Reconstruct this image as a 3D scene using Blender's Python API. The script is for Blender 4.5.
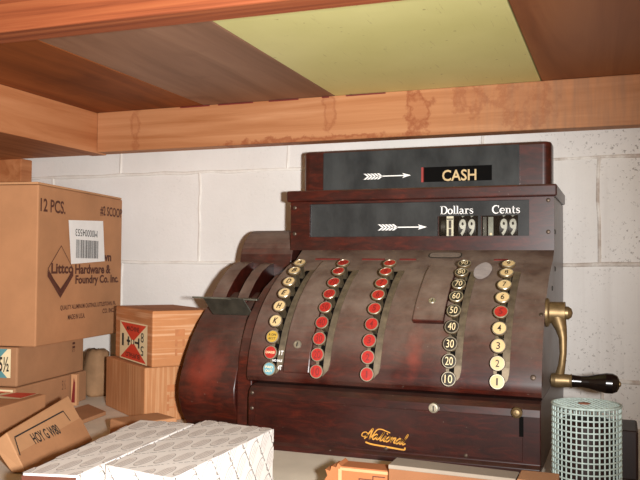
import bpy, math, random
from mathutils import Vector, Matrix
random.seed(7)
S = bpy.context.scene
for o in list(bpy.data.objects): bpy.data.objects.remove(o, do_unlink=True)
COL = S.collection
V = Vector
R = math.radians

# ------------------------------------------------------------------ camera, light, exposure
yaw, pit, rol = R(-20.58), R(1.94), R(0.449)
fw = V((math.sin(yaw)*math.cos(pit), math.cos(yaw)*math.cos(pit), math.sin(pit)))
rt = V((math.cos(yaw), -math.sin(yaw), 0)); up = rt.cross(fw)
rt2 = rt*math.cos(rol)+up*math.sin(rol); up2 = -rt*math.sin(rol)+up*math.cos(rol)
cam = bpy.data.cameras.new('camera'); cam.sensor_width = 36; cam.lens = 45.0
cam.clip_start = 0.01
co = bpy.data.objects.new('camera', cam); COL.objects.link(co)
m = Matrix.Identity(4)
for i in range(3):
    m[i][0] = rt2[i]; m[i][1] = up2[i]; m[i][2] = -fw[i]
co.matrix_world = m
S.camera = co

W = bpy.data.worlds.new('world'); S.world = W; W.use_nodes = True
bgn = W.node_tree.nodes['Background']
bgn.inputs[0].default_value = (1.0, 0.60, 0.29, 1); bgn.inputs[1].default_value = 0.33

FL = bpy.data.lights.new('camera_flash', 'SPOT'); FL.shadow_soft_size = 0.014
FL.energy = 118.0; FL.color = (1.0, 0.985, 0.975)
FL.spot_size = R(77); FL.spot_blend = 1.0
fo = bpy.data.objects.new('camera_flash', FL); COL.objects.link(fo)
fl_dir = (fw + rt2*((168-320)/800) + up2*((240-222)/800)).normalized()
fm = fl_dir.to_track_quat('-Z', 'Y').to_matrix().to_4x4()
fm.translation = rt2*0.075 + up2*0.004
fo.matrix_world = fm

S.view_settings.view_transform = 'Standard'; S.view_settings.look = 'None'
S.view_settings.exposure = 0.0; S.view_settings.gamma = 1.0
S.view_settings.use_curve_mapping = False

# ------------------------------------------------------------------ materials
def lin(c):
    return tuple(((x/255)/12.92 if x/255 <= .04045 else ((x/255+.055)/1.055)**2.4) for x in c)+(1,)

class NT:
    def __init__(s, name):
        s.m = bpy.data.materials.new(name); s.m.use_nodes = True
        s.t = s.m.node_tree; s.b = s.t.nodes['Principled BSDF']
    def n(s, typ, **k):
        x = s.t.nodes.new(typ)
        for a, v in k.items(): setattr(x, a, v)
        return x
    def l(s, a, b): s.t.links.new(a, b)
    def coord(s, scale=(1, 1, 1), loc=(0, 0, 0), rot=(0, 0, 0)):
        c = s.n('ShaderNodeTexCoord'); mp = s.n('ShaderNodeMapping')
        mp.inputs['Scale'].default_value = scale; mp.inputs['Location'].default_value = loc
        mp.inputs['Rotation'].default_value = rot
        s.l(c.outputs['Object'], mp.inputs['Vector']); return mp.outputs[0]
    def noise(s, vec, scale, detail=4, rough=.55, dist=0):
        x = s.n('ShaderNodeTexNoise'); x.inputs['Scale'].default_value = scale
        x.inputs['Detail'].default_value = detail; x.inputs['Roughness'].default_value = rough
        x.inputs['Distortion'].default_value = dist
        s.l(vec, x.inputs['Vector']); return x.outputs['Fac']
    def ramp(s, fac, stops):
        x = s.n('ShaderNodeValToRGB'); e = x.color_ramp.elements
        while len(e) < len(stops): e.new(.5)
        for el, (p, c) in zip(e, stops):
            el.position = p; el.color = c if len(c) == 4 else lin(c)
        s.l(fac, x.inputs[0]); return x.outputs[0]
    def mix(s, fac, a, b, mode='MIX'):
        x = s.n('ShaderNodeMix', data_type='RGBA', blend_type=mode)
        for sock, v in ((x.inputs['Factor'], fac), (x.inputs['A'], a), (x.inputs['B'], b)):
            if isinstance(v, (int, float)): sock.default_value = v
            elif isinstance(v, tuple): sock.default_value = v if len(v) == 4 else lin(v)
            else: s.l(v, sock)
        return x.outputs['Result']
    def math(s, op, a, b=None, clamp=False):
        x = s.n('ShaderNodeMath', operation=op, use_clamp=clamp)
        for sock, v in zip(x.inputs, (a, b)):
            if v is None: continue
            if isinstance(v, (int, float)): sock.default_value = v
            else: s.l(v, sock)
        return x.outputs[0]
    def bump(s, h, strength=.3, dist=.002):
        x = s.n('ShaderNodeBump'); x.inputs['Strength'].default_value = strength
        x.inputs['Distance'].default_value = dist
        s.l(h, x.inputs['Height']); s.l(x.outputs[0], s.b.inputs['Normal'])
    def fin(s, col=None, rough=None, metal=None, spec=None):
        for k, v in (('Base Color', col), ('Roughness', rough), ('Metallic', metal), ('Specular IOR Level', spec)):
            if v is None: continue
            if isinstance(v, (int, float)): s.b.inputs[k].default_value = v
            elif isinstance(v, tuple): s.b.inputs[k].default_value = v if len(v) == 4 else lin(v)
            else: s.l(v, s.b.inputs[k])
        return s.m

M = {}
def plain(name, c, rough=.6, metal=0., var=.12, scale=60, spec=None):
    t = NT(name); f = t.noise(t.coord(), scale, 3)
    a = lin(c); lo = tuple(x*(1-var) for x in a[:3])+(1,); hi = tuple(min(1, x*(1+var)) for x in a[:3])+(1,)
    M[name] = t.fin(t.ramp(f, [(.3, lo), (.7, hi)]), rough, metal, spec); return M[name]

def register_wood(name, dust_amt=1.0, deep=1.0):
    t = NT(name)
    g = t.noise(t.coord((9, 34, 34)), 3.0, 6, .65, .9)
    base = t.ramp(g, [(.25, (30, 10, 7)), (.5, (56, 18, 11)), (.75, (86, 28, 15))])
    if deep < 1: base = t.mix(1.0, base, (deep, deep, deep, 1), 'MULTIPLY')
    blot = t.noise(t.coord(loc=(3, 1, 2)), 14, 3)
    base = t.mix(t.ramp(blot, [(.42, (0, 0, 0)), (.68, (150, 150, 150))]), base, (34, 14, 12))
    # worn red patches (left drum, right of the small lock cover)
    tc = t.n('ShaderNodeTexCoord')
    for c, rx, ry in (((-.288, -.19, .108), .036, .052), ((.055, -.18, .150), .013, .040)):
        sub = t.n('ShaderNodeVectorMath', operation='SUBTRACT'); t.l(tc.outputs['Object'], sub.inputs[0]); sub.inputs[1].default_value = c
        sc = t.n('ShaderNodeVectorMath', operation='MULTIPLY'); t.l(sub.outputs[0], sc.inputs[0]); sc.inputs[1].default_value = (1/rx, 1/.09, 1/ry)
        ln = t.n('ShaderNodeVectorMath', operation='LENGTH'); t.l(sc.outputs[0], ln.inputs[0])
        d = t.math('ADD', ln.outputs['Value'], t.math('MULTIPLY', t.math('SUBTRACT', t.noise(t.coord(), 45, 3), .5), 1.6))
        k = t.math('SUBTRACT', 1.0, t.math('MULTIPLY', d, .95), True)
        base = t.mix(t.math('MULTIPLY', k, 1.0, True), base, (112, 36, 22))
    geo = t.n('ShaderNodeNewGeometry'); sp = t.n('ShaderNodeSeparateXYZ'); t.l(geo.outputs['Normal'], sp.inputs[0])
    upf = t.n('ShaderNodeMapRange'); t.l(sp.outputs['Z'], upf.inputs[0])
    upf.inputs[1].default_value = .22; upf.inputs[2].default_value = .95
    dn = t.noise(t.coord(loc=(7, 2, 5)), 22, 5, .65)
    dust = t.math('MULTIPLY', t.math('MULTIPLY', upf.outputs[0], t.math('ADD', t.math('MULTIPLY', dn, 2.2), -.22)), dust_amt, True)
    dust = t.math('ADD', dust, t.math('MULTIPLY', t.math('SUBTRACT', t.noise(t.coord(loc=(1, 9, 4)), 11, 4, .6), .42, True), .55*dust_amt), True)
    col = t.mix(dust, base, (122, 104, 92))
    spk = t.noise(t.coord(), 210, 1)
    col = t.mix(t.ramp(spk, [(.775, (0, 0, 0)), (.81, (130, 130, 130))]), col, (170, 158, 145))
    rr = t.math('ADD', t.math('MULTIPLY', dust, .35), .33)
    M[name] = t.fin(col, rr, 0, .45); return M[name]
register_wood('mahogany_paint', .92)
register_wood('mahogany_front', .35)
register_wood('mahogany_dark', .12, .68)

def wood(name, lo, mid, hi, axis='x', scale=2.2, stretch=22, rough=.65, bands=0.0, blot=None):
    t = NT(name)
    st = {'x': (1, stretch, stretch), 'y': (stretch, 1, stretch), 'z': (stretch, stretch, 1)}[axis]
    g = t.noise(t.coord(st, (1.3, .4, .2)), scale, 6, .6, .8)
    col = t.ramp(g, [(.27, lo), (.5, mid), (.73, hi)])
    if blot:
        b = t.noise(t.coord(loc=(2, 4, 1)), blot[1], 4, .6)
        col = t.mix(t.ramp(b, [(blot[2], (0, 0, 0)), (blot[2]+.16, (190, 190, 190))]), col, blot[0])
    t.bump(g, .25, .0012)
    M[name] = t.fin(col, rough, 0, .3); return M[name]
wood('fir_beam', (160, 96, 58), (188, 122, 80), (204, 142, 98), 'x', 2.0, 20)
wood('fir_joist', (92, 40, 20), (132, 68, 38), (152, 88, 52), 'x', 1.3, 80, blot=((140, 70, 36), 6, .62))
wood('fir_cross', (160, 94, 54), (186, 122, 78), (200, 138, 94), 'y', 2.0, 16)
wood('ply_orange', (112, 58, 24), (146, 80, 36), (172, 102, 52), 'y', 1.6, 9, blot=((86, 42, 20), 5, .55))
wood('ply_dull', (126, 92, 70), (148, 111, 87), (166, 128, 102), 'y', 1.8, 9, .6, blot=((96, 62, 44), 7, .58))
wood('ply_brown', (122, 72, 44), (142, 88, 54), (158, 104, 66), 'y', 1.8, 10, .5, blot=((86, 52, 36), 6, .58))
wood('dark_brown_wood', (22, 11, 9), (32, 16, 12), (42, 22, 17), 'z', 3, 14, .5)

def green_paint():
    t = NT('green_paint')
    a = t.noise(t.coord(), 4, 4)
    col = t.ramp(a, [(.3, (214, 210, 138)), (.7, (228, 224, 156))])
    b = t.noise(t.coord((60, 4, 4)), 3.2, 5, .7)
    col = t.mix(t.ramp(b, [(.62, (0, 0, 0)), (.74, (190, 190, 190))]), col, (150, 128, 78))
    c = t.noise(t.coord(loc=(4, 1, 0)), 60, 2)
    col = t.mix(t.ramp(c, [(.70, (0, 0, 0)), (.76, (200, 200, 200))]), col, (130, 110, 66))
    M['green_paint'] = t.fin(col, .5, 0, .3)
green_paint()

def stained_beam():
    t = NT('stained_beam')
    g = t.noise(t.coord((1, 20, 20), (1.3, .4, .2)), 2.0, 6, .6, .8)
    col = t.ramp(g, [(.27, (164, 104, 62)), (.5, (184, 126, 84)), (.73, (198, 142, 100))])
    tc = t.n('ShaderNodeTexCoord')
    nz = t.noise(t.coord(), 38, 5, .65)
    for c, rx, rz, s in (((-.155, 0, .004), .022, .05, .9), ((-.335, 0, .02), .014, .05, .55), ((-.06, 0, .02), .03, .03, .6),
                         ((-.36, 0, -.045), .17, .012, .9), ((.04, 0, .01), .05, .05, .5), ((-.78, 0, .01), .012, .05, .5)):
        sub = t.n('ShaderNodeVectorMath', operation='SUBTRACT'); t.l(tc.outputs['Object'], sub.inputs[0]); sub.inputs[1].default_value = c
        sc = t.n('ShaderNodeVectorMath', operation='MULTIPLY'); t.l(sub.outputs[0], sc.inputs[0]); sc.inputs[1].default_value = (1/rx, 1, 1/rz)
        ln = t.n('ShaderNodeVectorMath', operation='LENGTH'); t.l(sc.outputs[0], ln.inputs[0])
        d = t.math('ADD', ln.outputs['Value'], t.math('MULTIPLY', t.math('SUBTRACT', nz, .5), 3.2))
        k = t.math('SUBTRACT', 1.0, t.math('MULTIPLY', t.math('ABSOLUTE', t.math('SUBTRACT', d, .75)), 2.6), True)
        col = t.mix(t.math('MULTIPLY', k, .75*s), col, (134, 62, 30))
        k2 = t.math('SUBTRACT', 1.2, d, True)
        col = t.mix(t.math('MULTIPLY', k2, .34*s), col, (160, 92, 56))
    sx = t.n('ShaderNodeSeparateXYZ'); t.l(tc.outputs['Object'], sx.inputs[0])
    gr = t.n('ShaderNodeMapRange'); t.l(sx.outputs['X'], gr.inputs[0]); gr.inputs[1].default_value = -.16; gr.inputs[2].default_value = .1
    gn = t.math('MULTIPLY', gr.outputs[0], t.ramp(t.noise(t.coord((30, 3, 3)), 3, 4), [(.35, (60, 60, 60)), (.7, (200, 200, 200))]))
    col = t.mix(gn, col, (142, 108, 84))
    t.bump(g, .25, .001)
    M['stained_beam'] = t.fin(col, .65, 0, .3)
stained_beam()

def wall_mat():
    t = NT('painted_block')
    a = t.noise(t.coord(), 5, 4)
    col = t.ramp(a, [(.3, (222, 218, 212)), (.7, (234, 231, 226))])
    pit_ = t.noise(t.coord((1, 1, 1)), 190, 3, .6)
    big = t.noise(t.coord(loc=(5, 0, 3)), 7, 3)
    tc = t.n('ShaderNodeTexCoord'); sx = t.n('ShaderNodeSeparateXYZ'); t.l(tc.outputs['Object'], sx.inputs[0])
    rg = t.n('ShaderNodeMapRange'); t.l(sx.outputs['X'], rg.inputs[0]); rg.inputs[1].default_value = -.3; rg.inputs[2].default_value = .0
    mk = t.math('MULTIPLY', t.ramp(pit_, [(.60, (0, 0, 0)), (.70, (255, 255, 255))]), t.ramp(big, [(.42, (70, 70, 70)), (.62, (255, 255, 255))]))
    mk = t.math('MULTIPLY', mk, t.math('ADD', t.math('MULTIPLY', rg.outputs[0], .8), .10))
    col = t.mix(mk, col, (96, 84, 74))
    st = t.noise(t.coord((40, 40, 1.5)), 1.5, 4)
    col = t.mix(t.math('MULTIPLY', t.ramp(st, [(.5, (0, 0, 0)), (.75, (120, 120, 120))]), t.math('ADD', t.math('MULTIPLY', rg.outputs[0], .85), .12)), col, (170, 158, 148))
    h = t.math('ADD', t.noise(t.coord(), 160, 4, .6), t.math('MULTIPLY', t.noise(t.coord(), 24, 3), 1.2))
    t.bump(h, .28, .002)
    M['painted_block'] = t.fin(col, .6, 0, .25)
wall_mat()
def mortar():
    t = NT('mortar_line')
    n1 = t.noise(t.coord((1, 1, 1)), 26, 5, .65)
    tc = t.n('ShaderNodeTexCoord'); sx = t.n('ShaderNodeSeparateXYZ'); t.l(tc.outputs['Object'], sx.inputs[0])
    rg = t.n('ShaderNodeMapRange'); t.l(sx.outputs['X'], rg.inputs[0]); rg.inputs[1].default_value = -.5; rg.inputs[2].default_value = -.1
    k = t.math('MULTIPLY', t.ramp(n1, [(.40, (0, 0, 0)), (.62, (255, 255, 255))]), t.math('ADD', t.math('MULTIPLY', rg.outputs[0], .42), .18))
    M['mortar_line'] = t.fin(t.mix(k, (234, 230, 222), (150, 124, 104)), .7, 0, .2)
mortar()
plain('shelf_paint', (216, 206, 188), .6, 0, .14, 9)
plain('floor_grey', (110, 105, 100), .8)

def card(name, c, corr=None, var=.08):
    t = NT(name)
    f = t.noise(t.coord(), 12, 5, .6)
    a = lin(c); lo = tuple(x*(1-var*1.6) for x in a[:3])+(1,); hi = tuple(min(1, x*(1+var)) for x in a[:3])+(1,)
    col = t.ramp(f, [(.3, lo), (.7, hi)])
    if corr:
        st = t.noise(t.coord(corr[0]), corr[1], 2, .5)
        col = t.mix(t.ramp(st, [(.5, (0, 0, 0)), (.62, (170, 170, 170))]), col, corr[2])
    fi = t.noise(t.coord((1, 1, 8)), 90, 2); t.bump(fi, .12, .0006)
    M[name] = t.fin(col, .75, 0, .2); return M[name]
card('cardboard', (178, 128, 90))
card('cardboard_pale', (190, 142, 102))
card('cardboard_old', (166, 122, 88))
card('cardboard_bright', (158, 98, 60))
card('cardboard_dull', (132, 88, 58))
card('cardboard_ribbed', (184, 124, 80), ((1, 1, 34), 4.5, (226, 184, 146)))
card('cardboard_ribbed_vertical', (178, 122, 80), ((30, 30, .8), 9, (206, 160, 118)))
card('dusty_board', (138, 126, 112))
card('kraft_paper', (150, 116, 84), None, .22)
plain('box_edge', (112, 68, 40), .8)
plain('print_tan', (176, 112, 68), .8)
plain('print_brown', (84, 42, 26), .8)
plain('print_black', (42, 36, 32), .8)
plain('print_grey', (92, 88, 84), .8)
plain('label_white', (236, 234, 230), .6, 0, .03)
plain('label_cream', (232, 214, 172), .6, 0, .05)
plain('label_red', (206, 58, 34), .6, 0, .08)
plain('label_teal', (88, 142, 148), .6, 0, .08)
plain('carton_white', (226, 220, 214), .6, 0, .03)
plain('carton_oval', (212, 203, 196), .65, 0, .05)
plain('carton_line', (158, 148, 141), .65, 0, .05)
plain('carton_inside', (96, 50, 34), .7)
plain('brass', (138, 116, 82), .45, .75, .25, 90)
plain('nickel', (188, 180, 160), .35, .8, .15, 200)
plain('strip_metal', (124, 110, 90), .5, .55, .3, 70)
plain('stem_metal', (96, 86, 68), .5, .6, .3, 90)
plain('dark_metal', (62, 60, 52), .45, .6, .3, 60)
plain('plate_metal', (104, 104, 92), .45, .6, .25, 60)
plain('black_grip', (20, 13, 12), .22, 0, .3, 60)
plain('key_cream', (206, 178, 128), .35, 0, .06)
plain('key_yellow', (178, 144, 56), .4, 0, .1)
plain('key_red', (160, 38, 31), .4, 0, .14, 200)
plain('key_blue', (104, 152, 162), .4, 0, .1)
plain('key_black', (46, 42, 36), .3, 0, .2)
plain('ink_dark', (40, 30, 22), .6)
plain('ink_darkred', (112, 22, 18), .6)
plain('ink_pale', (226, 204, 158), .6)
plain('ink_tan', (196, 168, 120), .6)
plain('ink_grey', (178, 176, 160), .6)
plain('paint_white', (240, 238, 234), .5, 0, .02)
plain('gold', (204, 146, 60), .45, .2, .12)
plain('red_line', (112, 34, 27), .6)
plain('red_edge', (150, 44, 38), .6)
plain('badge_dusty', (112, 98, 88), .7, 0, .15, 90)
plain('reel_black', (24, 23, 21), .5)
plain('reel_tag', (196, 188, 160), .5)
plain('recess_black', (9, 7, 6), .8, 0, .1, 60, .08)
plain('smudge', (168, 158, 156), .8, 0, .15, 90)
plain('screw', (84, 70, 58), .45, .6)
plain('mesh_teal', (168, 184, 178), .6, .1, .2, 150)
plain('mesh_rust', (150, 96, 74), .7, 0, .2)
def glass_black():
    t = NT('black_glass')
    f = t.noise(t.coord((2, 1, 1)), 9, 4, .6)
    col = t.ramp(f, [(.35, (42, 44, 45)), (.7, (66, 68, 68))])
    M['black_glass'] = t.fin(col, .22, 0, .4)
glass_black()
def clear_glass():
    t = NT('clear_glass')
    tr = t.n('ShaderNodeBsdfTransparent'); gl = t.n('ShaderNodeBsdfGlossy'); gl.inputs['Roughness'].default_value = .06
    fr = t.n('ShaderNodeFresnel'); fr.inputs[0].default_value = 1.45
    mx = t.n('ShaderNodeMixShader'); t.l(fr.outputs[0], mx.inputs[0]); t.l(tr.outputs[0], mx.inputs[1]); t.l(gl.outputs[0], mx.inputs[2])
    t.l(mx.outputs[0], t.t.nodes['Material Output'].inputs[0]); M['clear_glass'] = t.m
clear_glass()

# ------------------------------------------------------------------ mesh building
_txt = {}
def text_geo(s, bold=0.0, shear=0.0):
    k = (s, bold, shear)
    if k in _txt: return _txt[k]
    c = bpy.data.curves.new('t', 'FONT'); c.body = s; c.size = 1; c.offset = bold; c.shear = shear
    c.resolution_u = 3; c.fill_mode = 'FRONT'
    o = bpy.data.objects.new('t', c); COL.objects.link(o)
    dg = bpy.context.evaluated_depsgraph_get(); dg.update()
    me = bpy.data.meshes.new_from_object(o.evaluated_get(dg))
    vs = [(v.co.x, v.co.y) for v in me.vertices]; fs = [tuple(p.vertices) for p in me.polygons]
    bpy.data.objects.remove(o); bpy.data.meshes.remove(me); bpy.data.curves.remove(c)
    x0 = min(v[0] for v in vs); x1 = max(v[0] for v in vs); y0 = min(v[1] for v in vs); y1 = max(v[1] for v in vs)
    vs = [((x-x0)/(x1-x0)-.5, (y-y0)/(y1-y0)-.5) for x, y in vs]
    _txt[k] = (vs, fs); return _txt[k]

class MB:
    def __init__(s): s.v = []; s.f = []; s.mi = []; s.mats = []; s.sm = []
    def mid(s, m):
        if m not in s.mats: s.mats.append(m)
        return s.mats.index(m)
    def add(s, vs, fs, m, smooth=False):
        b = len(s.v); i = s.mid(m); s.v += [V(x) for x in vs]
        for f in fs: s.f.append(tuple(b+k for k in f)); s.mi.append(i); s.sm.append(smooth)
    def quad(s, a, b, c, d, m): s.add([a, b, c, d], [(0, 1, 2, 3)], m)
    def hexa(s, p, m):   # p: 4 bottom then 4 top
        s.add(p, [(3, 2, 1, 0), (4, 5, 6, 7), (0, 1, 5, 4), (1, 2, 6, 5), (2, 3, 7, 6), (3, 0, 4, 7)], m)
    def box(s, x0, x1, y0, y1, z0, z1, m):
        s.hexa([(x0, y0, z0), (x1, y0, z0), (x1, y1, z0), (x0, y1, z0), (x0, y0, z1), (x1, y0, z1), (x1, y1, z1), (x0, y1, z1)], m)
    def extr(s, prof, x0, x1, m, smooth=False, mcap=None):   # profile in (y,z), extruded along x
        n = len(prof)
        vs = [(x0, y, z) for y, z in prof]+[(x1, y, z) for y, z in prof]
        s.add(vs, [(i, (i+1) % n, n+(i+1) % n, n+i) for i in range(n)], m, smooth)
        s.add(vs, [tuple(range(n))[::-1], tuple(range(n, 2*n))], mcap or m)
    def prism(s, poly, z0, z1, m, smooth=False):             # polygon in (x,y), extruded along z
        n = len(poly); vs = [(x, y, z0) for x, y in poly]+[(x, y, z1) for x, y in poly]
        s.add(vs, [(i, (i+1) % n, n+(i+1) % n, n+i) for i in range(n)], m, smooth)
        s.add(vs, [tuple(range(n))[::-1], tuple(range(n, 2*n))], m)
    def lathe(s, o, ax, prof, m, seg=20, smooth=True, mats=None):   # prof: (radius, height)
        o = V(o); ax = V(ax).normalized(); u = ax.orthogonal().normalized(); w = ax.cross(u)
        rings = []
        for r_, h in prof: rings.append([o+ax*h+(u*math.cos(2*math.pi*k/seg)+w*math.sin(2*math.pi*k/seg))*r_ for k in range(seg)])
        for j in range(len(rings)-1):
            s.add(rings[j]+rings[j+1], [(k, (k+1) % seg, seg+(k+1) % seg, seg+k) for k in range(seg)], mats[j] if mats else m, smooth)
        s.add(rings[0], [tuple(range(seg))[::-1]], mats[0] if mats else m); s.add(rings[-1], [tuple(range(seg))], mats[-1] if mats else m)
    def tube(s, pts, rad, m, seg=8, smooth=True):
        pts = [V(p) for p in pts]; rad = rad if isinstance(rad, (list, tuple)) else [rad]*len(pts)
        rings = []; n0 = None
        for i, p in enumerate(pts):
            t = (pts[min(i+1, len(pts)-1)]-pts[max(i-1, 0)]).normalized()
            if n0 is None: n0 = t.orthogonal().normalized()
            n0 = (n0-t*n0.dot(t)).normalized(); w = t.cross(n0)
            rings.append([p+(n0*math.cos(2*math.pi*k/seg)+w*math.sin(2*math.pi*k/seg))*rad[i] for k in range(seg)])
        b = [q for r_ in rings for q in r_]; fs = []
        for j in range(len(rings)-1):
            fs += [(j*seg+k, j*seg+(k+1) % seg, (j+1)*seg+(k+1) % seg, (j+1)*seg+k) for k in range(seg)]
        s.add(b, fs, m, smooth)
        s.add(rings[0], [tuple(range(seg))[::-1]], m); s.add(rings[-1], [tuple(range(seg))], m)
    def flat(s, poly, o, U, W_, m, lift=.0004):     # 2-D polygon laid on a face
        o, U, W_ = V(o), V(U), V(W_); n = U.cross(W_).normalized()*lift
        s.add([o+U*a+W_*b+n for a, b in poly], [tuple(range(len(poly)))], m)
    def text(s, t, o, U, W_, w, h, m, bold=0., shear=0., rot=0, lift=.0005):
        vs, fs = text_geo(t, bold, shear); o, U, W_ = V(o), V(U).normalized(), V(W_).normalized(); n = U.cross(W_)*lift
        c, sn = math.cos(rot), math.sin(rot)
        s.add([o+U*(x*w*c-y*h*sn)+W_*(x*w*sn+y*h*c)+n for x, y in vs], fs, m)
    def stroke(s, pts, wd, o, U, W_, m, lift=.0006):    # ribbon along a 2-D polyline
        o, U, W_ = V(o), V(U), V(W_); n = U.cross(W_).normalized()*lift
        L = []; Rr = []
        for i, p in enumerate(pts):
            a = pts[max(i-1, 0)]; b = pts[min(i+1, len(pts)-1)]
            dx, dy = b[0]-a[0], b[1]-a[1]; d = math.hypot(dx, dy) or 1
            ww = wd[i] if isinstance(wd, (list, tuple)) else wd
            L.append((p[0]-dy/d*ww/2, p[1]+dx/d*ww/2)); Rr.append((p[0]+dy/d*ww/2, p[1]-dx/d*ww/2))
        vs = [o+U*x+W_*y+n for x, y in L+Rr]; k = len(pts)
        s.add(vs, [(k+i, k+i+1, i+1, i) for i in range(k-1)], m)
    def build(s, name, parent=None, origin=(0, 0, 0), bevel=0, seg=2, angle=40):
        me = bpy.data.meshes.new(name); og = V(origin)
        me.from_pydata([tuple(p-og) for p in s.v], [], s.f)
        for k in s.mats: me.materials.append(M[k])
        for p, i, sm in zip(me.polygons, s.mi, s.sm): p.material_index = i; p.use_smooth = sm
        me.validate(); me.update()
        o = bpy.data.objects.new(name, me); COL.objects.link(o)
        if parent: o.parent = parent
        else: o.location = og
        if bevel:
            import bmesh
            bm = bmesh.new(); bm.from_mesh(me); bmesh.ops.remove_doubles(bm, verts=bm.verts, dist=1e-6)
            bmesh.ops.recalc_face_normals(bm, faces=bm.faces); bm.to_mesh(me); bm.free()
            md = o.modifiers.new('bevel', 'BEVEL'); md.width = bevel; md.segments = seg; md.limit_method = 'ANGLE'; md.angle_limit = R(angle)
        return o

def thing(name, label, cat, loc, group=None, rz=0):
    o = bpy.data.objects.new(name, None); COL.objects.link(o); o.location = loc; o.rotation_euler = (0, 0, rz)
    o.empty_display_size = .05; o['label'] = label; o['category'] = cat
    if group: o['group'] = group
    return o
def tag(o, label, cat, group=None):
    o['label'] = label; o['category'] = cat
    if group: o['group'] = group
    return o
def struct(o): o['kind'] = 'structure'; return o
def arc(cx, cy, r, a0, a1, n=10, ry=None):
    ry = ry or r
    return [(cx+r*math.cos(R(a0+(a1-a0)*i/n)), cy+ry*math.sin(R(a0+(a1-a0)*i/n))) for i in range(n+1)]

SH = -.27         # shelf surface
X = (1, 0, 0); Z = (0, 0, 1)

# ------------------------------------------------------------------ wall of painted block
WY = 1.555
b = MB()
b.box(-2.6, 1.6, WY, WY+.15, -1.25, 1.2, 'painted_block')
courses = [-.8, -.6, -.4, -.2025, .008, .207, .40, .6]
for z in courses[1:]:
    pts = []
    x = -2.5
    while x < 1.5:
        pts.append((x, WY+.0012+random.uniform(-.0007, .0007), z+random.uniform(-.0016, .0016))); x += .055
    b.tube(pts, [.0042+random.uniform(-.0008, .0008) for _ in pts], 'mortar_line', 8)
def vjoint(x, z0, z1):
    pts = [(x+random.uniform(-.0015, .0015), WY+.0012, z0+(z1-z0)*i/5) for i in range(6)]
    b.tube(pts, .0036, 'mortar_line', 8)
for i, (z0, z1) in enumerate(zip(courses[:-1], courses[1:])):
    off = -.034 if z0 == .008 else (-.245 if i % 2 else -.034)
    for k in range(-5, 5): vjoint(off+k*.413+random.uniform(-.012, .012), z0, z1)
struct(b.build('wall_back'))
b = MB(); b.box(-2.6, 1.6, -1.5, WY, -1.27, -1.25, 'floor_grey'); struct(b.build('floor'))

# ------------------------------------------------------------------ shelf above
def board(x0, x1, mat, label, y0=.60):
    q = MB(); q.box(x0+.001, x1-.001, y0, 1.52, .337, .355, mat)
    o = q.build('shelf_board', origin=((x0+x1)/2, 1.06, .337), bevel=.0012)
    return tag(o, label, 'board', 'boards of the shelf above')
board(-1.42, -.817, 'ply_orange', 'dark orange-brown stained board at the left end of the shelf above')
board(-.817, -.5255, 'ply_dull', 'dull grey-brown board between the orange-brown and the green boards overhead', .69)
board(-.5255, -.1315, 'green_paint', 'pale green painted board overhead above the cash register')
board(-.1315, .46, 'ply_brown', 'brown scratched board overhead right of the green painted board')
q = MB(); q.box(-1.079, .75, 1.47, 1.508, .249, .3368, 'stained_beam')
o = q.build('beam', origin=(-.2, 1.47, .293), bevel=.002)
tag(o, 'water-stained wooden beam along the wall above the cash register', 'beam')
q = MB()
for xa, xb in ((-.87, -.80), (-.78, -.70), (-.665, -.60), (-.55, -.535), (-.50, -.42)):
    q.box(xa, xb, 1.4692, 1.4699, .3335, .3362, 'red_line')
pr = q.build('red_paint_mark', o, origin=(-.2, 1.47, .293)); pr['label'] = 'red paint smear along the top edge'
q = MB(); q.hexa([(-1.2, .634, .249), (.5, .66, .249), (.5, .698, .249), (-1.2, .672, .249), (-1.2, .634, .3368), (.5, .66, .3368), (.5, .698, .3368), (-1.2, .672, .3368)], 'fir_joist')
o = q.build('front_joist', origin=(-.4, .67, .293), bevel=.002)
o.location.y += .0315
tag(o, 'orange wooden joist at the front of the overhead shelf, nearest the viewer', 'beam')
q = MB(); q.box(-1.118, -1.08, .745, 1.508, .247, .3368, 'fir_cross')
tag(q.build('cross_joist', origin=(-1.1, 1.1, .293), bevel=.002), 'short wooden cross joist meeting the stained beam at the left corner', 'beam')
q = MB(); q.box(-1.46, -1.119, .9, 1.508, .249, .268, 'fir_cross')
tag(q.build('ledger_plank', origin=(-1.3, 1.2, .249), bevel=.002), 'brown plank behind the cross joist above the wooden post', 'board')
q = MB(); q.box(-1.40, -1.312, 1.50, 1.538, -1.25, .2488, 'fir_cross')
tag(q.build('post', origin=(-1.356, 1.52, -1.25), bevel=.002), 'upright wooden post behind the large carton at the left edge', 'post')

# shelf the register stands on
q = MB(); q.box(-1.8, .75, .45, 1.47, SH-.02, SH, 'shelf_paint')
tag(q.build('shelf', origin=(-.4, 1, SH-.02), bevel=.002), 'pale painted shelf that the cash register and cartons stand on', 'shelf')

# ------------------------------------------------------------------ cash register
RO = V((-.33, 1.32, SH))
reg = thing('cash_register', 'old dark mahogany-coloured cash register with round keys and a side crank', 'cash register', RO)
XL, XR = -.556, -.099
KL = -.533
def part(b_, name, parent=None, label=None, **k):
    o = b_.build(name, parent or reg, origin=RO, **k)
    if label: o['label'] = label
    return o
# base with the drawer
b = MB()
b.extr([(1.545, SH), (1.089, SH), (1.089, SH+.007), (1.0945, SH+.011), (1.0945, -.196), (1.0965, -.187), (1.103, -.180), (1.114, -.177), (1.545, -.177)], -.524, XR, 'mahogany_dark')
base = part(b, 'base', bevel=.0012)
b = MB()
b.extr([(1.0945, -.2555), (1.0925, -.2555), (1.0925, -.197), (1.0945, -.197)], -.512, -.122, 'mahogany_dark')
part(b, 'drawer_front', base, 'flat dark drawer front', bevel=.0006)
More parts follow.
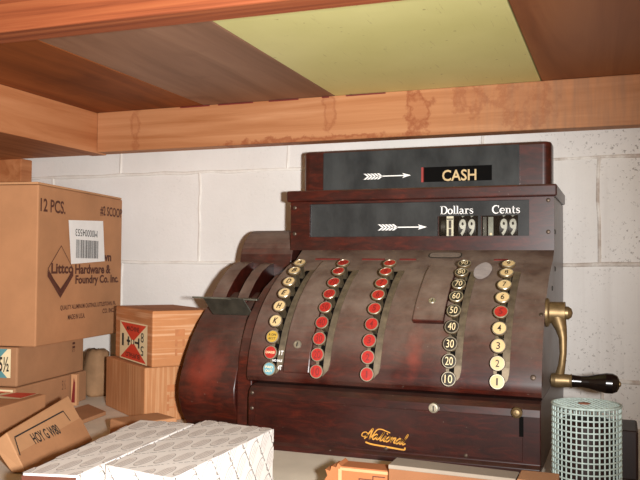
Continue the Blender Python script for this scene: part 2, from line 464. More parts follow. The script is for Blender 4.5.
# keyboard housing
SURF = [(1.330, .030), (1.302, .013), (1.262, .0005), (1.2207, -.018), (1.200, -.031), (1.179, -.046), (1.161, -.061), (1.145, -.0785), (1.131, -.097), (1.122, -.114), (1.114, -.132), (1.109, -.153), (1.107, -.166)]
b = MB()
b.extr(SURF+[(1.110, -.172), (1.120, -.1755), (1.545, -.1755), (1.545, .030)], KL, XR, 'mahogany_paint')
hs = part(b, 'keyboard_housing')
# give the curved front a smooth look
for p in hs.data.polygons:
    n = p.normal
    p.use_smooth = len(p.vertices) == 4 and p.index < len(SURF)-1
# seam pillar between keyboard and printer
b = MB()
PIL = [(1.34, .0), (1.27, -.015), (1.225, -.035), (1.19, -.058), (1.16, -.085), (1.143, -.112), (1.132, -.14), (1.127, -.17), (1.127, SH+.0), (1.545, SH), (1.545, 0)]
b.extr(PIL, -.5595, KL-.0005, 'mahogany_front')
part(b, 'side_pillar', bevel=.002)

# indicator cabinet, moulding and upper indicator
b = MB()
def window_panel(b, x0, x1, z0, z1, y0, y1, holes, m):
    xs = sorted({x0, x1, *[h[0] for h in holes], *[h[1] for h in holes]}); zs = sorted({z0, z1, *[h[2] for h in holes], *[h[3] for h in holes]})
    for i in range(len(xs)-1):
        for j in range(len(zs)-1):
            cx, cz = (xs[i]+xs[i+1])/2, (zs[j]+zs[j+1])/2
            if any(h[0] < cx < h[1] and h[2] < cz < h[3] for h in holes): continue
            b.box(xs[i], xs[i+1], y0, y1, zs[j], zs[j+1], m)
LW = (-.519, -.138, .0535, .112)
window_panel(b, XL, XR, .030, .1162, 1.330, 1.352, [LW], 'mahogany_front')
b.box(XL, XR, 1.352, 1.545, .030, .1162, 'mahogany_paint')
part(b, 'indicator_cabinet')
b = MB(); b.box(XL-.005, XR+.005, 1.321, 1.525, .1164, .136, 'mahogany_front')
part(b, 'top_moulding', bevel=.003, seg=3)
DW = [(-.289, -.221, .054, .0875), (-.2165, -.156, .054, .0875)]
b = MB(); window_panel(b, LW[0]+.0005, LW[1]-.0005, LW[2]+.0003, LW[3]-.0003, 1.3335, 1.3365, DW, 'black_glass')
low = part(b, 'lower_window_panel')
# reels behind the number windows
def reel(x0, x1, txt, ztop=False, parent=low, dig='ink_grey', face='reel_black'):
    RR, yc, zc0 = .024, 1.3625, .0685
    q = MB(); q.lathe((x0, yc, zc0), X, [(RR, 0), (RR, x1-x0)], face, 44)
    r = part(q, 'number_reel', parent)
    if txt:
        t = MB(); cx = (x0+x1)/2; wdt = (x1-x0)*.80; dh = .0295
        vs, fs = text_geo(txt, .03)
        for zc in (0., 1.12, -1.12):
            P = []
            for px, py in vs:
                a = (py+zc)*dh/RR
                P.append((cx+px*wdt, yc-(RR+.0003)*math.cos(a), zc0+(RR+.0003)*math.sin(a)))
            t.add(P, fs, dig)
        part(t, 'reel_number', r)
    return r
b = MB(); b.box(-.2895, -.2205, 1.3490, 1.3518, .0537, .088, 'recess_black'); b.box(-.217, -.1555, 1.3490, 1.3518, .0537, .088, 'recess_black')
part(b, 'recess_back', low)
for xa in (-.2545, -.2395): reel(xa, xa+.0142, '9')
for xa in (-.1865, -.1718): reel(xa, xa+.0142, '9')
b = MB(); b.box(-.274, -.2625, 1.337, 1.3385, .054, .0874, 'reel_tag')
tg = part(b, 'amount_tag', low, 'narrow cream tag with a dark bar')
b = MB()
b.box(-.2705, -.266, 1.3366, 1.337, .0545, .066, 'ink_dark'); b.box(-.2705, -.266, 1.3366, 1.337, .0675, .0805, 'ink_dark'); b.box(-.2735, -.263, 1.3366, 1.337, .0815, .0835, 'ink_dark')
part(b, 'tag_mark', tg)
b = MB(); b.lathe((-.2845, 1.3525, .0705), X, [(.0135, 0), (.0135, .008)], 'dark_metal', 20)
part(b, 'blank_reel', low)
b = MB(); b.box(-.2145, -.2085, 1.345, 1.3475, .0545, .086, 'dark_metal'); b.box(-.2052, -.197, 1.342, 1.345, .0545, .0855, 'plate_metal'); b.lathe((-.201, 1.3425, .057), (0, -1, 0), [(.0022, 0), (.0022, .001), (.001, .0018)], 'label_cream', 12)
part(b, 'sign_stop', low)
b = MB()
for h in DW: b.box(h[0]+.0002, h[1]-.0002, 1.3355, 1.336, h[2]+.0002, h[3]-.0002, 'clear_glass')
part(b, 'glass_pane', low)

# lettering on the glass
def arrow(b, x0, x1, zc, y, m):
    o = (0, y, 0); h = .0042
    L = x1-x0
    b.flat([(x0+.3*L, zc-.0009), (x1-.012, zc-.0009), (x1-.012, zc+.0009), (x0+.3*L, zc+.0009)], o, X, Z, m)
    b.flat([(x1, zc), (x1-.0155, zc+h*1.05), (x1-.0115, zc)], o, X, Z, m); b.flat([(x1, zc), (x1-.0115, zc), (x1-.0155, zc-h*1.05)], o, X, Z, m)
    for i in range(5):
        a = x0+.0062*i
        for s_ in (1, -1):
            pl = [(a+.0085, zc+.0002*s_), (a+.0125, zc+.0002*s_), (a+.0055, zc+s_*h*1.25), (a+.0015, zc+s_*h*1.25)]
            b.flat(pl if s_ > 0 else pl[::-1], o, X, Z, m)
def el(cx, cy, rx, ry, a0, a1, n=16): return arc(cx, cy, rx, a0, a1, n, ry)
def serif_word(b, word, x0, z0, width, capH, y, m):
    xh = .66; T = .135; t = .07
    def sf(x, yy, w=.16): return [[(x-w, yy), (x+w, yy)], .055]
    def wvar(n, hi, lo, sym=True): return [lo+(hi-lo)*abs(math.sin(math.pi*i/(n-1))) for i in range(n)]
    G = {
     'D': (.82, [[[(.17, 0), (.17, 1)], T], [[(.0, .03), (.42, .03)], .06], [[(.0, .97), (.42, .97)], .06], [el(.38, .5, .36, .47, -90, 90), wvar(17, .15, .06)]]),
     'C': (.78, [[el(.42, .5, .36, .47, 52, 312, 22), wvar(23, .16, .06)], [[(.68, .98), (.68, .68)], .07]]),
     'o': (.60, [[el(.30, xh/2, .23, xh/2-.03, -95, 270, 24), [.06+.08*abs(math.cos(R(-95+365*i/24))) for i in range(25)]]]),
     'e': (.58, [[el(.30, xh/2, .23, xh/2-.03, 0, 315, 22), [.06+.08*max(0, -math.cos(R(315*i/22)))+.02 for i in range(23)]], [[(.09, xh/2), (.53, xh/2)], .055]]),
     'l': (.34, [[[(.17, 0), (.17, 1.02)], T], [[(.02, .03), (.32, .03)], .06], [[(.03, .99), (.17, .99)], .06]]),
     'a': (.62, [[[(.42, .05), (.42, .44)]+[(.38, .56), (.28, .625), (.16, .61), (.09, .53)], [.13, .13, .12, .08, .07, .08]], [el(.25, .19, .17, .17, 60, 330, 14), .085], [[(.42, .1), (.50, .03), (.60, .05)], .06]]),
     'r': (.50, [[[(.17, 0), (.17, xh)], T], [[(.02, .03), (.34, .03)], .06], [[(.03, xh-.03), (.17, xh-.03)], .06], [[(.2, .42), (.27, .57), (.37, .62), (.46, .56)], [.06, .07, .1, .12]]]),
     's': (.50, [[[(.42, .52), (.36, .61), (.22, .63), (.10, .55), (.12, .43), (.25, .35), (.39, .26), (.42, .13), (.30, .035), (.15, .04), (.07, .16)], [.06, .06, .06, .08, .12, .13, .12, .08, .06, .06, .07]]]),
     'n': (.68, [[[(.17, 0), (.17, xh)], T], [[(.02, .03), (.32, .03)], .06], [[(.03, xh-.03), (.17, xh-.03)], .06], [[(.2, .44), (.28, .57), (.40, .62), (.49, .55), (.51, .42), (.51, 0)], [.06, .06, .07, .11, T, T]], [[(.38, .03), (.66, .03)], .06]]),
     't': (.42, [[[(.18, .86), (.18, .14), (.25, .035), (.38, .10)], [.1, T, .09, .05]], [[(.03, xh-.04), (.38, xh-.04)], .06]]),
    }
    tot = sum(G[c][0] for c in word); k = width/tot; x = x0
    for c in word:
        adv, st = G[c]
        for pts, w in st:
            P = [(x+px*k, z0+py*capH) for px, py in pts]
            ww = [q*k for q in w] if isinstance(w, list) else w*k
            b.stroke(P, ww, (0, y, 0), X, Z, m)
        x += adv*k
b = MB(); arrow(b, -.395, -.307, .0695, 1.3334, 'paint_white'); part(b, 'painted_arrow', low, 'white painted arrow')
b = MB(); serif_word(b, 'Dollars', -.284, .0907, .056, .0135, 1.3334, 'paint_white'); part(b, 'lettering', low, 'white lettering Dollars')
b = MB(); serif_word(b, 'Cents', -.1975, .0905, .0455, .0135, 1.3334, 'paint_white'); part(b, 'lettering', low, 'white lettering Cents')

# upper indicator box with rounded ends
b = MB(); ux0, ux1, uy = -.5505, -.1065, 1.374
r_ = .014
poly = [(ux0, 1.425)]+[(ux0, uy+r_)]+arc(ux0+r_, uy+r_, r_, 180, 270, 8)[1:]+arc(ux1-r_, uy+r_, r_, 270, 360, 8)+[(ux1, 1.425)]
b.prism(poly, .1362, .2135, 'mahogany_front')
ind = part(b, 'upper_indicator', bevel=.005, seg=3, angle=60)
b = MB(); CW = (-.325, -.203, .1495, .1755)
window_panel(b, -.5075, -.158, .1368, .2085, 1.3665, 1.3735, [CW], 'black_glass')
upn = part(b, 'upper_window_panel', ind)
b = MB(); b.box(CW[0], CW[1], 1.3722, 1.374, CW[2], CW[3], 'recess_black'); b.box(CW[0], CW[0]+.0035, 1.3668, 1.3722, CW[2], CW[3], 'red_edge')
win = part(b, 'cash_window', upn, 'dark window slot showing the word CASH')
b = MB(); b.text('CASH', (-.2595, 1.3718, .1605), X, Z, .059, .0195, 'ink_tan', .016); part(b, 'lettering', upn, 'cream lettering CASH')
b = MB(); arrow(b, -.432, -.3435, .1625, 1.3664, 'paint_white'); part(b, 'painted_arrow', upn, 'white painted arrow')

# printer wing on the left
PX0, PX1 = -.660, -.560
b = MB()
DR = [(1.26, -.045), (1.215, -.066), (1.185, -.090), (1.160, -.116), (1.140, -.145), (1.127, -.170), (1.1205, -.19), (1.121, -.21), (1.130, -.232), (1.146, -.253), (1.163, SH), (1.545, SH), (1.545, -.045)]
b.extr(DR, PX0, PX1, 'mahogany_front')
dr = part(b, 'printer_drum_housing', bevel=.0025, seg=3)
for p in dr.data.polygons: p.use_smooth = len(p.vertices) == 4 and p.index < 10
b = MB()
HM = [(1.405, .069)]+arc(1.405, -.001, .070, 90, 180, 9)[1:]+[(1.335, -.04), (1.545, -.04), (1.545, .069)]
b.extr(HM, PX0, XL-.0005, 'mahogany_paint')
part(b, 'printer_hood', bevel=.002)
def rib(h): return [(1.345, .010+h), (1.318, .006+h), (1.285, -.006+h), (1.258, -.024+h), (1.235, -.044+h), (1.224, -.058+h), (1.26, -.070), (1.345, -.050)]
b = MB(); b.extr(rib(0), PX0, -.632, 'mahogany_paint', False, 'mahogany_front'); part(b, 'ribbon_cover_rib', bevel=.001)
b = MB(); b.extr(rib(-.002), -.611, -.5905, 'mahogany_paint', False, 'mahogany_dark'); part(b, 'ribbon_cover_rib', bevel=.001)
b = MB(); b.extr([(y+.035, z-.016) for y, z in rib(0)], -.632, -.611, 'mahogany_front'); b.extr([(y+.055, z-.02) for y, z in rib(0)], -.5905, -.5565, 'mahogany_dark'); part(b, 'ribbon_cover_groove')
b = MB()
tp = [(-.664, 1.168, -.0500), (-.548, 1.172, -.0525), (-.562, 1.226, -.053), (-.650, 1.232, -.053)]
b.hexa([(x, y, z-.0025) for x, y, z in tp]+tp, 'plate_metal')
fr = [(-.646, 1.170, -.0505), (-.571, 1.170, -.0525), (-.556, 1.178, -.0795), (-.630, 1.178, -.0795)]
b.hexa([(x, y+.002, z) for x, y, z in fr]+fr, 'dark_metal')
part(b, 'receipt_plate', None, 'grey metal receipt tear plate', bevel=.0006)

# key column strips, covers and keys
ARC = [(1.206, .008), (1.183, -.005), (1.161, -.022), (1.142, -.0395), (1.124, -.059), (1.110, -.081), (1.099, -.104), (1.092, -.127), (1.088, -.151)]
def surf_z(frac):   # point and normal on the keyboard surface, frac along the polyline
    seg = [math.dist(SURF[i], SURF[i+1]) for i in range(len(SURF)-1)]; L = frac*sum(seg)
    for i, d in enumerate(seg):
        if L <= d or i == len(seg)-1:
            t = L/d; a, c = SURF[i], SURF[i+1]
            dy, dz = (c[0]-a[0])/d, (c[1]-a[1])/d
            return (a[0]+(c[0]-a[0])*t, a[1]+(c[1]-a[1])*t), (dz, -dy)
        L -= d
def surf_strip(b, x0, x1, f0, f1, h, m, n=22, round_end=0):
    sec = []
    for i in range(n+1):
        f = f0+(f1-f0)*i/n; (y, z), (ny, nz) = surf_z(f)
        w = 0
        if round_end and i > n-round_end: w = (x1-x0)*.5*(1-math.sqrt(max(0, 1-((i-(n-round_end))/round_end)**2)))*.9
        sec.append([(x0+w, y, z), (x1-w, y, z), (x1-w, y+ny*h, z+nz*h), (x0+w, y+ny*h, z+nz*h)])
    vs = [p for q in sec for p in q]; fs = []
    for i in range(n):
        for k in range(4): fs.append((4*i+k, 4*i+(k+1) % 4, 4*i+4+(k+1) % 4, 4*i+4+k))
    fs += [(3, 2, 1, 0), tuple(4*n+k for k in range(4))]
    b.add(vs, fs, m)
def fsurf(zz):
    lo, hi = 0, 1
    for _ in range(40):
        mid_ = (lo+hi)/2
        if surf_z(mid_)[0][1] > zz: lo = mid_
        else: hi = mid_
    return lo
cols = [-.4876, -.4131, -.3364, -.2200, -.1547]
dx = [.001, .001, .0008, .0003, 0]
for i, cx in enumerate(cols):
    b = MB(); surf_strip(b, cx-.0085, cx+.0135, fsurf(-.006), fsurf(-.160), .0016, 'strip_metal', 26, 3)
    part(b, 'key_strip')
    b = MB(); surf_strip(b, cx-.0035, cx+.0035, fsurf(-.008), fsurf(-.154), .0019, 'recess_black')
    part(b, 'key_slot')
for x0, x1 in ((-.497, -.452), (-.412, -.372), (-.346, -.318), (-.19, -.168)):
    b = MB(); surf_strip(b, x0, x1, fsurf(.0145), fsurf(.0125), .001, 'red_line', 2); part(b, 'red_slit')
b = MB(); surf_strip(b, -.4715, -.429, fsurf(.004), fsurf(-.158), .0075, 'mahogany_paint', 24); part(b, 'column_cover', bevel=.002)
b = MB(); surf_strip(b, -.2835, -.2375, fsurf(-.004), fsurf(-.0815), .0095, 'mahogany_paint', 18); part(b, 'lock_cover', bevel=.002)
spec = [
 [(c, 'key_cream', 'ink_dark') for c in 'ABDEHK']+[('R ON\nACCT', 'key_yellow', 'ink_dark'), ('CHARGE', 'key_red', 'ink_pale'), ('PAID\nOUT', 'key_blue', 'ink_pale')],
 [(str(v), 'key_red', 'ink_darkred') for v in range(90, 0, -10)],
 [(str(v), 'key_red', 'ink_darkred') for v in range(9, 0, -1)],
 [(str(v), 'key_black', 'ink_pale') for v in range(90, 0, -10)],
 [(str(v), 'key_cream' if v != 5 else 'key_red', 'ink_dark' if v != 5 else 'ink_darkred') for v in range(9, 0, -1)]]
cn = {'key_cream': 'cream', 'key_red': 'red', 'key_black': 'black', 'key_yellow': 'yellow', 'key_blue': 'blue'}
for ci, cx in enumerate(cols):
    for ri, (txt, fm_, im) in enumerate(spec[ci]):
        y, z = ARC[ri]
        a = ARC[max(ri-1, 0)]; c = ARC[min(ri+1, 8)]
        ty, tz = c[0]-a[0], c[1]-a[1]; d = math.hypot(ty, tz); ny, nz = tz/d, -ty/d
        n = V((0, ny, nz)); o = V((cx, y, z)); Wv = n.cross(V(X))
        b = MB(); rr = .0103
        b.lathe(o-n*.0065, n, [(.006, 0), (.0088, .001), (rr, .0028), (rr, .0058), (rr-.0006, .0065), (rr-.0014, .0065), (rr-.0016, .0060), (.0004, .0063)], 'nickel', 24,
                mats=['stem_metal', 'stem_metal', 'brass', 'nickel', 'nickel', 'nickel', fm_])
        L = len(txt)
        if '\n' in txt:
            for k, ln in enumerate(txt.split('\n')): b.text(ln, o+Wv*(.0026-.0056*k), X, Wv, .0118, .0036, im, .02, lift=.0004)
        elif L > 2: b.text(txt, o, X, Wv, .0145, .0036, im, .02, lift=.0004)
        elif L == 2: b.text(txt, o, X, Wv, .0104, .0112, im, -.002, lift=.0004)
        else: b.text(txt, o, X, Wv, .0022 if txt == '1' else .0052 if not txt.isalpha() else .0078, .0098, im, .03 if txt.isalpha() else .01, .25 if txt.isalpha() else 0, lift=.0004)
        ko = part(b, 'key', None, '%s round key marked %s' % (cn[fm_], txt.replace('\n', ' ').replace('R ON ACCT', 'R ON ACCT')))
        s_ = MB(); e = o-n*.036
        u = V(X)
        w2 = Wv
        h0 = o-n*.006
        P = []
        for q, sx, sw in ((e, .0024, .0042), (h0, .0028, .0058)):
            P += [q-u*sx-w2*sw, q+u*sx-w2*sw, q+u*sx+w2*sw, q-u*sx+w2*sw]
        s_.hexa(P, 'stem_metal'); part(s_, 'key_stem', ko)
# department marks beside the lowest letter keys
b = MB(); (yy, zz), (ny, nz) = surf_z(fsurf(-.136)); 
for zq, tx in ((-.1305, '1T'), (-.1515, '4T')):
    (yy, zz), (ny, nz) = surf_z(fsurf(zq)); n = V((0, ny, nz)); b.text(tx, V((-.4785, yy, zz))+n*.002, X, n.cross(V(X)), .007, .007, 'paint_white', .02)
(yy, zz), (ny, nz) = surf_z(fsurf(-.1415)); n = V((0, ny, nz)); b.text('NO SALE', V((-.4835, yy, zz))+n*.002, X, n.cross(V(X)), .016, .0035, 'paint_white', .03)
part(b, 'strip_lettering', None, 'tiny white lettering beside the lowest letter keys')

# locks, screws, badge, smudge
def lock(o, n, r=.0068, name='lock', mt='nickel'):
    b = MB(); n = V(n).normalized(); b.lathe(o, n, [(r*1.15, -.003), (r*1.15, .0008), (r, .002), (r*.72, .0022), (r*.66, .0012), (.0002, .0012)], mt, 20)
    u = V(X); w = n.cross(u); o = V(o)+n*.0015
    b.flat([(-.0007, -.0042), (.0007, -.0042), (.0007, .003), (-.0007, .003)], o, u, w, 'recess_black')
    return part(b, name)
def on(x, z, h=0):
    (y, zz), (ny, nz) = surf_z(fsurf(z)); n = V((0, ny, nz)); return V((x, y, zz))+n*h, n
p, n = on(-.4525, -.119, .0078); lock(p, n, .0055)
p, n = on(-.2590, -.056, .0098); lock(p, n, .005)
lock((-.2415, 1.0925, -.1925), (0, -1, 0), .0062)
def screw(o, n, r, mt='screw', parent=None):
    q = MB(); q.lathe(o, n, [(r, -.001), (r, .0007), (r*.58, .0014), (.0002, .0016)], mt, 12); part(q, 'screw', parent)
for x, z in ((-.5485, .1065), (-.5485, .0595), (-.108, .1105), (-.108, .0595)): screw((x, 1.3302, z), (0, -1, 0), .0035)
for x, z in ((-.518, -.189), (-.518, -.212), (-.309, -.2535), (-.197, -.2535)): screw((x, 1.0947 if x < -.515 else 1.0927, z), (0, -1, 0), .0028)
for x, z, q_ in ((-.110, -.146, .004), (-.104, -.064, .003), (-.334, -.159, .002)):
    p, n = on(x, z); screw(p, n, q_)
for y_, z in ((1.345, .06), (1.345, .0), (1.288, -.03)): screw((XR, y_, z), (1, 0, 0), .0042, 'dark_metal')
b = MB(); p, n = on(-.2715, .0205); Wv = n.cross(V(X))
b.flat([(x*.028, y_*.0095) for x, y_ in [(math.copysign(abs(math.cos(t))**.5, math.cos(t)), math.copysign(abs(math.sin(t))**.5, math.sin(t))) for t in [2*math.pi*i/28 for i in range(28)]]], p, X, Wv, 'dark_metal', .0012)
b.flat([(x*.026, y_*.008) for x, y_ in [(math.copysign(abs(math.cos(t))**.5, math.cos(t)), math.copysign(abs(math.sin(t))**.5, math.sin(t))) for t in [2*math.pi*i/28 for i in range(28)]]], p, X, Wv, 'badge_dusty', .0016)
part(b, 'badge_plate', None, 'dusty oblong badge plate')
b = MB(); p, n = on(-.199, -.006); Wv = n.cross(V(X))
b.flat([(math.cos(t)*.0135*(1+.02*math.sin(5*t)), math.sin(t)*.031*(1+.02*math.cos(4*t))) for t in [2*math.pi*i/32 for i in range(32)]], p+n*.002, X, Wv, 'smudge', .001)
part(b, 'dust_smudge', None, 'round whitish smudge')
b = MB()
b.lathe((-.1285, 1.093, -.1895), (0, -1, 0), [(.0062, -.001), (.0062, .004), (.0075, .006), (.007, .011), (.004, .0135), (.0004, .014)], 'brass', 18)
lt = part(b, 'drawer_latch', None, 'small brass latch knob')
b = MB(); b.box(-.1262, -.1208, 1.0908, 1.0925, -.222, -.196, 'recess_black'); part(b, 'latch_slot', lt)

# gold script
b = MB(); O = V((-.346, 1.0925, -.2405)); U_ = V((.995, 0, -.10)); W_ = V((.10, 0, .995)); k = .0135
def sc(pts, w=.12, ox=0.):
    # smooth the polyline, slant it
    P = []
    for i in range(len(pts)-1):
        p0 = pts[max(i-1, 0)]; p1 = pts[i]; p2 = pts[i+1]; p3 = pts[min(i+2, len(pts)-1)]
        for j in range(5):
            t = j/5
            P.append(tuple(.5*((2*p1[q])+(-p0[q]+p2[q])*t+(2*p0[q]-5*p1[q]+4*p2[q]-p3[q])*t*t+(-p0[q]+3*p1[q]-3*p2[q]+p3[q])*t**3) for q in (0, 1)))
    P.append(pts[-1])
    P = [((x+ox+y*.42)*k, y*k) for x, y in P]
    b.stroke(P, w*k, O, U_, W_, 'gold', .0006)
sc([(.55, .3), (.3, .12), (.02, .2), (.0, .5), (.3, .62), (.55, .4), (.62, .05)], .10)
sc([(.45, -.1), (.62, .55), (.78, 1.12), (.86, .6), (1.0, -.05)], .15); sc([(1.0, -.05), (1.12, .5), (1.25, 1.05), (1.6, 1.2), (2.2, 1.1), (2.7, 1.0)], .11)
def lo_o(x, w=.34): sc([(x+w, .5), (x+w*.5, .62), (x, .3), (x+w*.4, .0), (x+w, .3), (x+w*.75, .58), (x+w*.3, .6)], .12)
sc([(1.62, .5), (1.42, .6), (1.2, .3), (1.38, .0), (1.62, .35), (1.66, .58), (1.66, .1), (1.85, .08)], .13)
sc([(1.85, .08), (2.0, .5), (2.08, 1.0), (2.06, .2), (2.18, .0), (2.34, .2)], .13)
sc([(2.34, .2), (2.44, .6), (2.44, .12), (2.58, .02), (2.7, .25)], .13); sc([(2.46, .8), (2.5, .9)], .14)
lo_o(2.68)
sc([(3.02, .3), (3.2, .6), (3.22, .05)], .13); sc([(3.22, .1), (3.36, .5), (3.54, .56), (3.56, .1), (3.7, .06), (3.8, .2)], .13)
sc([(4.12, .5), (3.95, .6), (3.76, .3), (3.92, .0), (4.12, .35), (4.18, .58), (4.16, .1), (4.3, .06), (4.4, .3)], .13)
sc([(4.4, .3), (4.55, .9), (4.5, 1.15), (4.46, .3), (4.55, .02), (4.75, .2)], .13)
sc([(.75, -.42), (1.5, -.52), (3., -.5), (4.6, -.48), (4.98, -.42), (4.9, -.2)], .17)
part(b, 'maker_lettering', None, 'gold script lettering with an underline')

# crank
b = MB(); H = V((XR, 1.183, -.062))
b.lathe(H, X, [(.0205, 0), (.0205, .003), (.0185, .0045), (.0155, .0055), (.0155, .022), (.0155, .026), (.0095, .0262), (.0092, .030), (.006, .0345), (.0006, .036)], 'brass', 28)
crank = part(b, 'crank', None, 'brass crank with black wooden grip')
b = MB()
b.tube([H+V((.016, -.004, -.008)), H+V((.021, -.010, -.022)), H+V((.0235, -.014, -.034)), H+V((.024, -.018, -.055)), H+V((.0225, -.022, -.071)), H+V((.020, -.026, -.084)), H+V((.016, -.028, -.0915))], [.0115, .0080, .0058, .0050, .0051, .0064, .0085], 'brass', 14)
b.lathe(H+V((.009, -.028, -.0915)), X, [(.004, -.002), (.0092, .0), (.0102, .006), (.0095, .014), (.0088, .024), (.0094, .027), (.0086, .0275)], 'brass', 20)
part(b, 'crank_arm', crank)
b = MB()
b.lathe(H+V((.0365, -.028, -.0915)), V((1, 0, -.01)), [(.0088, 0), (.0084, .004), (.0078, .012), (.0088, .022), (.0118, .034), (.0138, .044), (.0136, .052), (.0108, .058), (.006, .0605), (.0005, .061)], 'black_grip', 24)
gp = part(b, 'crank_grip', crank, 'black varnished grip')
b = MB(); b.lathe(H+V((.0965, -.028, -.0923)), X, [(.004, -.002), (.004, .0015), (.002, .0028), (.0003, .003)], 'brass', 14); part(b, 'grip_end_cap', gp)

# ------------------------------------------------------------------ cartons
def frame(loc, a):   # local axes: u = along the right face (away), v = along the left face; origin = near corner
    u = V((math.sin(a), math.cos(a), 0)); v = V((-math.cos(a), math.sin(a), 0)); return u, v
def carton_body(o, u, v, lu, lv, z0, z1, m, bev=.0018, sag=0):
    b = MB(); o = V((o[0], o[1], 0))
    P = [o, o+u*lu, o+u*lu+v*lv, o+v*lv]
    b.hexa([p+V((0, 0, z0)) for p in P]+[p+V((0, 0, z1)) for p in P], m)
    return b

# big carton, upper left
a = math.atan2(-.049, .316)
O1 = V((-.9425, 1.122, 0)); u, v = frame(O1, a)
z0, z1 = -.1415, .1395
big = thing('large_carton', 'large brown cardboard carton with white barcode label and brown printing', 'box', (O1.x, O1.y, z0))
og = (O1.x, O1.y, z0)
LU, LV = .326, .36
b = carton_body(O1, u, v, LU, LV, z0, z1, 'cardboard'); b.build('carton_body', big, og, bevel=.0022)
b = MB()   # slightly lifted top flaps
zt = z1+.0006
P = [O1+v*.002+u*.0, O1+v*.002+u*LU, O1+v*.17+u*LU, O1+v*.17]
b.hexa([p+V((0, 0, zt)) for p in P]+[p+V((0, 0, zt+.004)) for p in P], 'cardboard_pale')
P = [O1+v*.18+u*.0, O1+v*.18+u*LU, O1+v*.355+u*LU, O1+v*.355]
b.hexa([p+V((0, 0, zt+(.0 if i > 1 else .004))) for i, p in enumerate(P)]+[p+V((0, 0, zt+(.004 if i > 1 else .008))) for i, p in enumerate(P)], 'cardboard_pale')
b.build('carton_flap', big, og, bevel=.0008)
nR = -v
def fp(s, z): return O1+u*s+V((0, 0, z))+nR*.0004   # point on the right face
b = MB()
b.text('12 PCS.', fp(.048, .105), u, Z, .084, .0235, 'print_brown', .02); b.text('#2 SCOOP', fp(.2745, .1095), u, Z, .098, .021, 'print_brown', .018)
b.build('printing', big, og)
b = MB()   # diamond mark
d0, dz = .0775, -.007
b.stroke([(-.044, .0), (0, .042), (.044, .0), (0, -.042), (-.044, 0)], .0022, fp(d0, dz), u, Z, 'print_brown')
b.flat([(-.045, -.002), (-.045, -.013), (0, -.053), (0, -.036)], fp(d0, dz), u, Z, 'print_brown', .0006)
b.flat([(0, -.036), (0, -.053), (.045, -.013), (.045, -.002)], fp(d0, dz), u, Z, 'print_brown', .0006)
b.text('Littco', fp(d0+.006, dz+.001), u, Z, .078, .0195, 'print_brown', .035, lift=.0007)
b.text('Littlestown', fp(.204, .0175), u, Z, .145, .0185, 'print_brown', .035); b.text('Hardware &', fp(.202, -.0075), u, Z, .145, .0185, 'print_brown', .035); b.text('Foundry Co. Inc.', fp(.221, -.0295), u, Z, .180, .0215, 'print_brown', .035)
b.text('QUALITY ALUMINUM CASTINGS, LITTLESTOWN, PA.', fp(.189, -.0785), u, Z, .222, .0100, 'print_brown', .02)
b.text('MADE IN U.S.A.', fp(.138, -.0965), u, Z, .064, .0095, 'print_brown', .02); b.text('CO. INC.', fp(.268, -.092), u, Z, .052, .0095, 'print_brown', .02)
b.build('printing', big, og)
b = MB()
b.flat([(.113, .002), (.101, .0835), (.237, .0895), (.247, .0085)], fp(0, 0), u, Z, 'label_white', .0009)
lab = b.build('barcode_label', big, og); lab['label'] = 'white label printed with number and barcode upside down'
b = MB(); b.text('M00004553', fp(.170, .062), u, Z, .086, .0135, 'print_black', .0, rot=math.pi, lift=.0013)
x = .130
while x < .218:
    w = random.choice((.0012, .0018, .003)); b.flat([(x, .0135), (x+w, .0135), (x+w, .0485), (x, .0485)], fp(0, 0), u, Z, 'print_black', .0013); x += w+random.choice((.0013, .0018, .0024))
b.build('barcode', lab, og)

# boxes carrying it
O2 = V((-.972, 1.112, 0)); u2, v2 = frame(O2, a)
bx = thing('small_carton', 'faded cardboard box with teal and cream 5½ label directly under the large carton', 'box', (O2.x, O2.y, -.2105))
og = (O2.x, O2.y, -.2105)
b = carton_body(O2, u2, v2, .232, .22, -.2105, -.1425, 'cardboard_old'); b.build('carton_body', bx, og, bevel=.003)
b = MB(); o_ = O2+V((0, 0, -.173))-u2*.0004; U_ = -v2; S_ = .027
c_ = o_+v2*.038+V((0, 0, .003))
b.flat([(-.028, -.025), (.026, -.025), (.026, .0245), (-.028, .0245)], c_, U_, Z, 'label_cream', .0006)
b.flat([(-.028, .0245), (-.004, 0), (.020, .0245)], c_, U_, Z, 'label_teal', .0009); b.flat([(-.028, -.025), (.020, -.025), (-.004, 0)], c_, U_, Z, 'label_teal', .0009)
b.text('5½', c_+U_*.0135+V((0, 0, -.002)), U_, Z, .019, .026, 'print_black', .02, lift=.0012); b.flat([(-.005, -.006), (.003, 0), (-.005, .006)], c_, U_, Z, 'print_black', .0012)
lb = b.build('paper_label', bx, og); lb['label'] = 'cream label with teal triangles and 5½'
b = MB()
for zz in (-.1525, -.160): b.flat([(.186, zz-.0022), (.196, zz-.0022), (.196, zz+.0022), (.186, zz+.0022)], O2+V((0, 0, 0)), u2, Z, 'print_brown', .0006)
b.text('5½', O2+u2*.190+V((0, 0, -.166)), u2, Z, .012, .007, 'print_brown', lift=.0007)
b.build('printing', bx, og)
O3 = V((-.968, 1.104, 0))
bx = thing('small_carton', 'worn cardboard box with red and cream label at the bottom of the left stack', 'box', (O3.x, O3.y, SH))
og = (O3.x, O3.y, SH)
b = carton_body(O3, u2, v2, .250, .23, SH, -.211, 'cardboard_old'); b.build('carton_body', bx, og, bevel=.003)
b = MB(); c_ = O3+v2*.034+V((0, 0, -.236))-u2*.0004
b.flat([(-.03, -.022), (.03, -.022), (.03, .022), (-.03, .022)], c_, -v2, Z, 'label_cream', .0006); b.flat([(-.03, .008), (.014, .008), (.026, .019), (-.03, .019)], c_, -v2, Z, 'label_red', .0009)
lb = b.build('paper_label', bx, og); lb['label'] = 'cream label with a red band'
